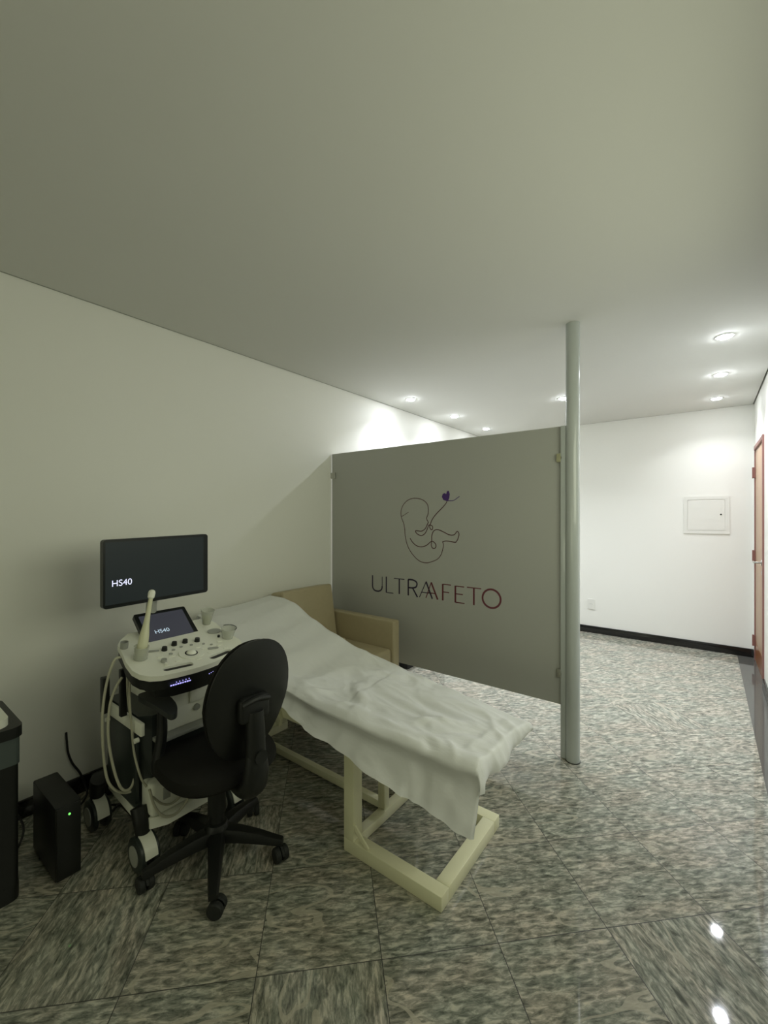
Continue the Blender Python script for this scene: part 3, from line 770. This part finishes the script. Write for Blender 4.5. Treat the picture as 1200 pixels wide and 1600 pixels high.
# base
b = B(); b.prism([(-2.26,.80),(-1.93,.785),(-1.83,.80),(-1.80,.86),(-1.80,1.06),(-1.83,1.13),(-1.93,1.17),(-2.26,1.15)], [], lambda u, v, w: Vector((u, v, w)), .155, .199)
b.box(-1.92,-1.815,.80,1.06,.1995,.335,.018,3)
b.obj('base', M['white_plastic'], t)
b = B().box(-1.8148,-1.809,.845,.875,.26,.31,.002).box(-1.8148,-1.809,.895,.91,.27,.31,.002); b.obj('label_plate', M['grey_plastic'], t)
b = B().box(-2.22,-1.98,.83,1.12,.07,.154,.01); b.obj('under_base', M['black_plastic'], t)
def mcaster(x, y, lab):
    w_ = .026
    b = B().tube([(x*.93-.141*0.93, y, .19)] if False else [(x-.03*(1 if x>-2 else -1), y, .235), (x-.01*(1 if x>-2 else -1), y, .19), (x, y, .135)], [.036,.034,.028], n=14, smooth=4)
    leg = b.obj('caster_leg', M['black_plastic'], t)
    for s_ in (-1, 1):
        wh = B()
        wh.lathe((x+.01, y+s_*w_, .068), [(.030,-.012),(.060,-.013),(.068,-.008),(.068,.008),(.060,.013),(.030,.012)], ax=Vector((1,0,0)), up=Vector((0,0,1)), n=30)
        wh.obj('caster_wheel', M['dark_panel'], leg)
    cv = B(); pts_o = []
    for k in range(11):
        a = R(5 + 110*k/10); pts_o.append((x+.01+.076*math.cos(a), .068+.076*math.sin(a)))
    for k in range(11):
        a = R(115 - 110*k/10); pts_o.append((x+.01+.070*math.cos(a), .068+.070*math.sin(a)))
    cv.prism(pts_o, [], lambda u, v, w: Vector((u, w, v)), y-.024, y+.024)
    c_ = cv.obj('caster_cover', M['white_plastic'], leg); c_['label'] = 'white wheel cover'
    for s_ in (-1, 1):
        B().cyl((x+.01, y+s_*(w_+.013), .068), (x+.01, y+s_*(w_+.016), .068), .040, n=24).obj('hub_cap', M['grey_plastic'], leg)
for x, y in ((-1.86,.785),(-2.27,.755),(-1.88,1.195),(-2.27,1.19)): mcaster(x, y, '')
# cup holders
def cup(x, y, r0, r1, h_, m_, name='probe_holder', lab=None, wall=.0025, tilt=0):
    p = CF(CA(x), y, .001); d = (nrm + Vector((0, tilt, 0))).normalized()
    u_ = d.cross(ty).normalized(); v_ = d.cross(u_)
    b = B(); prof = [(r0, 0), (r1, h_), (r1-wall, h_), (r0-wall, .003)]
    rings = [b.ring(p + d*z, r, 28, u_, v_) for r, z in prof]
    for a_, c_ in zip(rings, rings[1:]): b.bridge(a_, c_)
    b.cap(rings[0]); b.cap(rings[-1])
    o = b.obj(name, M[m_], t)
    if lab: o['label'] = lab
    return o
cup(-1.895,.790,.026,.029,.055,'clear', lab='cloudy cup holder on the left side')
cup(-2.02,.775,.015,.016,.028,'grey_plastic', lab='small grey cup holder')
cup(-1.885,1.190,.024,.036,.050,'clear', lab='cloudy cup holder on the right side')
cup(-2.08,1.190,.020,.034,.075,'clear', lab='tall cloudy cup at the back right')
b = B(); p0 = CF(CA(-2.08), 1.19, .005); b.tube([p0, p0+nrm*.03], [.016,.021], n=18, smooth=1); b.obj('gel_residue', M['gel'], t)
b = B(); p0 = CF(CA(-1.885), 1.19, .053); b.tube([p0 + tx*.037*math.cos(a) + ty*.037*math.sin(a) for a in [R(20+14*k) for k in range(13)]], .0018, n=8, smooth=2); b.obj('cup_ring', M['black_plastic'], t)
b = B(); b.prism([(CA(-1.98)+.026*math.cos(2*PI*i/24), 1.175+.034*math.sin(2*PI*i/24)) for i in range(24)], [], CF, .0001, .004); b.obj('button', M['grey_plastic'], t)
for x, y in ((-1.955,1.205),(-1.915,1.16)): knob('button', x, y, .006, .01, 'black_plastic')

# probe standing in the left holder
P0 = CF(CA(-1.895), .790, .012)
pr = thing('ultrasound_probe', 'slim cream ultrasound probe standing upright in the left cup of the ultrasound machine', 'ultrasound probe', P0)
d_ = Vector((-.02, .055, .265))
b = B(); b.tube([P0, P0+d_*.16, P0+d_*.32, P0+d_*.48, P0+d_*.65, P0+d_*.88], [.018,.021,.0185,.0125,.0095,.0085], n=18, smooth=5)
b.obj('handle', M['probe'], pr)
b = B(); b.tube([P0+d_*.878, P0+d_*.90, P0+d_*.96, P0+d_*1.0, P0+d_*1.02], [.009,.0135,.0145,.012,.004], n=18, smooth=4)
o = b.obj('probe_tip', M['white_plastic'], pr); o['label'] = 'rounded white tip'

# hanging cables
def cable(name, pts, r, m_, label, cat='cable', group=None, sm=8, n=8):
    b = B().tube(pts, r, n=n, smooth=sm)
    lo = min(pts, key=lambda q_: q_[2])
    o = b.obj(name, M[m_], loc=lo)
    return tag(o, label, cat, group)
cable('probe_cable', [(-1.95,.735,.86),(-1.955,.712,.85),(-1.955,.684,.76),(-1.95,.668,.64),(-1.95,.672,.48),(-1.95,.690,.36),(-1.95,.735,.295),(-1.94,.785,.285),(-1.92,.808,.34)], .0052, 'cable', 'cream cable making the outermost loop down the left side of the ultrasound machine', group='hanging cream cables')
cable('probe_cable', [(-1.935,.735,.78),(-1.94,.715,.745),(-1.935,.690,.68),(-1.93,.682,.56),(-1.925,.700,.42),(-1.92,.728,.325),(-1.92,.765,.315),(-1.92,.783,.40),(-1.92,.770,.55),(-1.93,.757,.68),(-1.93,.753,.795)], .0052, 'cable', 'cream cable forming the narrow inner loop beside the ultrasound machine', group='hanging cream cables')
cable('probe_cable', [(-1.90,.752,.77),(-1.90,.750,.70),(-1.90,.757,.58),(-1.90,.768,.46),(-1.88,.785,.36),(-1.86,.80,.32)], .0045, 'cable', 'cream cable hanging nearly straight, right of the looped ones', group='hanging cream cables')
cable('probe_cable', [(-1.80,.785,.34),(-1.79,.80,.27),(-1.785,.83,.215),(-1.78,.875,.195),(-1.78,.92,.215),(-1.785,.965,.275),(-1.80,.995,.34)], .0055, 'cable', 'cream cable hanging lowest across the front of the machine base', group='hanging cream cables')
cable('probe_cable', [(-1.805,.80,.30),(-1.80,.835,.255),(-1.80,.875,.235),(-1.80,.92,.25),(-1.805,.955,.29),(-1.81,.985,.36)], .0045, 'cable', 'cream cable just above the lowest one at the front of the machine base', group='hanging cream cables')

# ------------------------------------------------------------------ office chair (faces the machine)
t = thing('office_chair', 'black swivel office chair with oval backrest in front of the ultrasound machine', 'office chair', (-1.647, .99, 0), R(-4))
b = B()
n = 40; rings = []
def sup(a, rx, ry, e=2.6):
    c, s_ = math.cos(a), math.sin(a)
    return (rx*math.copysign(abs(c)**(2/e), c), ry*math.copysign(abs(s_)**(2/e), s_))
for (k, z, dz) in ((.70,.405,0),(.93,.408,0),(1.0,.425,0),(1.0,.445,0),(.97,.463,0),(.88,.472,.004),(.6,.474,.0),(.3,.470,.0),(.05,.469,0)):
    rr = []
    for i in range(n):
        x_, y_ = sup(2*PI*i/n, .225*k, .225*k)
        zz = z - (.02*max(0, (-x_-.12)/.1)**2)
        rr.append(b.bm.verts.new((x_+.002, y_, zz)))
    rings.append(rr)
for a_, c_ in zip(rings, rings[1:]): b.bridge(a_, c_)
b.cap(rings[0], True); b.cap(rings[-1])
b.obj('seat', M['black_fabric'], t)
# backrest: curved oval shell with pad
def back_shell(x0, th, sy, sz, name, m_):
    b = B(); NR = 10; n = 44
    def pt(k, i, side):
        y_, z_ = sup(2*PI*i/n, .176*sy*k, .245*sz*k, 2.25)
        z_n = z_/.245
        y_ *= (1.0 - .20*max(0, -z_n))
        cz = .735 + z_
        xx = x0 + .052*(z_n) - .35*y_*y_*4*.5 - .02*z_n*z_n
        return (xx + side*th*(1-.75*k**4)*.5, y_ + .014, cz)
    rf = []
    seq = [(k/NR, 1) for k in range(1, NR+1)] + [(k/NR, -1) for k in range(NR, 0, -1)]
    for k, sd in seq:
        rf.append([b.bm.verts.new(pt(k, i, sd)) for i in range(n)])
    for a_, c_ in zip(rf, rf[1:]): b.bridge(a_, c_)
    b.cap(rf[0]); b.cap(rf[-1])
    return b.obj(name, M[m_], t, ang=60)
back_shell(.252, .030, 1.0, 1.0, 'backrest_shell', 'black_plastic')
back_shell(.222, .045, .97, .97, 'backrest', 'black_fabric')
# support arm behind the back
b = B().tube([(.06,0,.388),(.16,0,.392),(.235,0,.402),(.285,0,.435),(.302,0,.49),(.30,0,.56)], [.030,.034,.045,.052,.050,.040], n=16, smooth=5, sq=.75)
b.tube([(.298,0,.54),(.295,0,.66),(.292,0,.72)], [.040,.036,.032], n=16, smooth=4)
b.box(.265,.305,-.062,.062,.68,.775,.016,3)
b.tube([(.30,-.055,.755),(.312,0,.77),(.30,.055,.755)], .012, n=10, smooth=4)
b.obj('back_support', M['black_plastic'], t)
b = B().cyl((.335,0,.56),(.30,0,.56),.020, n=16).cyl((.34,0,.56),(.335,0,.56),.026,n=16); b.obj('adjustment_knob', M['black_plastic'], t)
# armrests
for s_ in (-1, 1):
    yy = s_*.172
    b = B().tube([(-.11, s_*.10, .398), (-.12, s_*.165, .396), (-.125, s_*.190, .405), (-.127, s_*.190, .44), (-.127, yy, .55), (-.127, yy, .655)], [.018,.020,.024,.028,.026,.022], n=12, smooth=5, sq=.8)
    ar = b.obj('armrest', M['black_plastic'], t)
    out = []
    for i in range(36):
        x_, y_ = sup(2*PI*i/36, .145, .036 , 2.8)
        out.append((-.150 + x_*1.08, yy*.93 + y_*1.05*(1.0 + .35*(-x_/.145)) + s_*.02*(x_/.145)**2))
    b = B(); b.prism(out, [], lambda u, v, w_: Vector((u, v, w_)), .657, .678)
    b.obj('armrest_pad', M['arm_plastic'], ar)
# mechanism, gas lift, star base
b = B().box(-.13,.10,-.07,.07,.365,.404,.012).tube([(-.02,.07,.385),(-.02,.17,.385),(-.03,.22,.378)], .006, n=8, smooth=3); b.obj('tilt_mechanism', M['black_plastic'], t)
b = B().cyl((0,0,.12),(0,0,.27),.030,n=24).cyl((0,0,.265),(0,0,.366),.024,n=24).lathe((0,0,.20),[(.031,0),(.036,.002),(.036,.13),(.031,.135)],n=24); b.obj('gas_lift', M['black_plastic'], t)
b = B().lathe((0,0,.085), [(.035,0),(.048,.01),(.052,.05),(.040,.075),(.030,.08)], n=30); b.obj('hub', M['black_plastic'], t)
cr = .262
angs = [math.atan2(.843-.99, -1.427+1.647) + 2*PI*k/5 + R(4) for k in range(5)]
for k, a in enumerate(angs):
    d = Vector((math.cos(a), math.sin(a), 0)); s3 = Vector((-d.y, d.x, 0))
    b = B()
    prev = None; rr = []
    for (r_, hw, z0, z1) in ((.03,.034,.092,.145),(.10,.029,.088,.136),(.18,.024,.078,.118),(.245,.020,.068,.097),(.278,.016,.064,.088)):
        c = d*r_
        rr.append([b.bm.verts.new(c + s3*(hw*u) + Vector((0,0,z0+(z1-z0)*v))) for u, v in ((-1,0),(1,0),(1,.55),(.72,.92),(0,1.0),(-.72,.92),(-1,.55))])
    for a_, c_ in zip(rr, rr[1:]): b.bridge(a_, c_)
    b.cap(rr[0], True); b.cap(rr[-1])
    lg = b.obj('base_leg', M['black_plastic'], t)
    # twin wheel caster
    ca = a + [1.2, -.9, .6, 2.2, -1.4][k]
    wd_ = Vector((math.cos(ca), math.sin(ca), 0)); wx = Vector((-wd_.y, wd_.x, 0))
    c = d*cr + wd_*.014
    b = B()
    for s_ in (-1, 1):
        cc = c + wx*(s_*.016) + Vector((0,0,.030))
        b.lathe(cc, [(.012,-.012),(.026,-.012),(.030,-.007),(.030,.007),(.026,.012),(.012,.012)], ax=wd_, up=Vector((0,0,1)), n=22)
    b.cyl(c + wx*-.02 + Vector((0,0,.030)), c + wx*.02 + Vector((0,0,.030)), .008, n=12)
    hood = []
    for s_ in (-.0045, .0045):
        hood.append([c + wx*s_ + wd_*(.0335*math.cos(R(10+20*j))) + Vector((0,0,.030+.0335*math.sin(R(10+20*j)))) for j in range(9)])
    b.grid(hood)
    b.cyl(d*cr + Vector((0,0,.045)), d*cr + Vector((0,0,.07)), .009, n=12)
    b.obj('caster', M['rubber'], lg)

# ------------------------------------------------------------------ small things by the left wall
t = thing('voltage_stabilizer', 'black box-shaped power unit with a small green light on the floor near the wall', 'power unit', (-2.18, .575, 0))
B().box(-2.33, -2.03, .532, .620, .008, .30, .006).obj('case', M['black_plastic'], t)
B().box(-2.03, -2.022, .535, .617, .012, .296, .004).obj('front_panel', M['black_plastic'], t)
B().cyl((-2.0225,.577,.263), (-2.020,.577,.263), .0042, n=12).obj('power_light', M['green_led'], t)
for fx in (-2.31,-2.05):
    for fy in (.548,.604): B().cyl((fx,fy,0),(fx,fy,.0075),.009,n=12).obj('rubber_foot', M['rubber'], t)

t = thing('equipment_stand', 'dark stand with rounded black top and blue-grey body at the left edge, beside the wall', 'stand', (-2.27, .25, 0))
Z = lambda u, v, w_: Vector((u, v, w_))
b = B(); b.prism(rrect(-2.42,-2.05,.05,.443,.035), [], Z, .622, .662); b.obj('top', M['black_plastic'], t)
b = B(); b.prism(rrect(-2.40,-2.070,.07,.437,.02), [], Z, .515, .6215); b.obj('bin_body', M['bin_grey'], t)
b = B(); b.prism(rrect(-2.38,-2.075,.10,.434,.02), [], Z, .06, .5145); b.obj('pedestal', M['black_plastic'], t)
b = B(); b.prism(rrect(-2.42,-2.075,.06,.438,.03), [], Z, .0, .0595); b.obj('foot_plate', M['black_plastic'], t)
t = thing('white_device', 'small white rounded device on top of the dark stand, cut by the left frame edge', 'device', (-2.17, .30, .662))
b = B(); b.prism(rrect(-2.27,-2.075,.20,.408,.04), [], Z, .6625, .690); b.obj('housing', M['white_plastic'], t)
b = B(); b.prism(rrect(-2.24,-2.10,.23,.378,.02), [], Z, .6902, .6935); b.obj('cover', M['white_metal'], t)

cable('power_cable', [(-2.60,.728,.345),(-2.598,.730,.30),(-2.595,.735,.24),(-2.59,.752,.18),(-2.585,.782,.12),(-2.57,.80,.06),(-2.54,.80,.02),(-2.50,.765,.006),(-2.47,.72,.006)], .0052, 'blackcable', 'stiff black cord sticking up against the wall above the floor adapter', 'cord')
cable('power_cable', [(-2.55,.47,.30),(-2.54,.48,.22),(-2.52,.50,.13),(-2.47,.53,.04),(-2.40,.50,.006),(-2.36,.46,.006)], .0045, 'blackcable', 'black cord drooping between the dark stand and the black power unit', 'cord')
t = thing('power_adapter', 'black adapter block lying on the floor against the wall behind the ultrasound machine', 'adapter', (-2.52, .90, 0))
B().box(-2.585,-2.46,.83,1.02,.001,.095,.012).obj('case', M['black_plastic'], t)
B().box(-2.459,-2.454,.86,.99,.02,.075,.002).obj('face_plate', M['dark_panel'], t)
cable('power_cable', [(-2.42,.80,.006),(-2.38,.84,.006),(-2.33,.90,.006),(-2.36,.98,.006),(-2.42,1.02,.007),(-2.44,1.08,.006)], .0045, 'blackcable', 'black cord curling on the floor behind the machine casters', 'cord')
cable('power_cable', [(-2.30,.82,.006),(-2.33,.865,.010),(-2.31,.92,.012),(-2.26,.945,.008),(-2.20,.93,.006)], .005, 'blackcable', 'short black cord on the floor between two casters of the machine', 'cord')
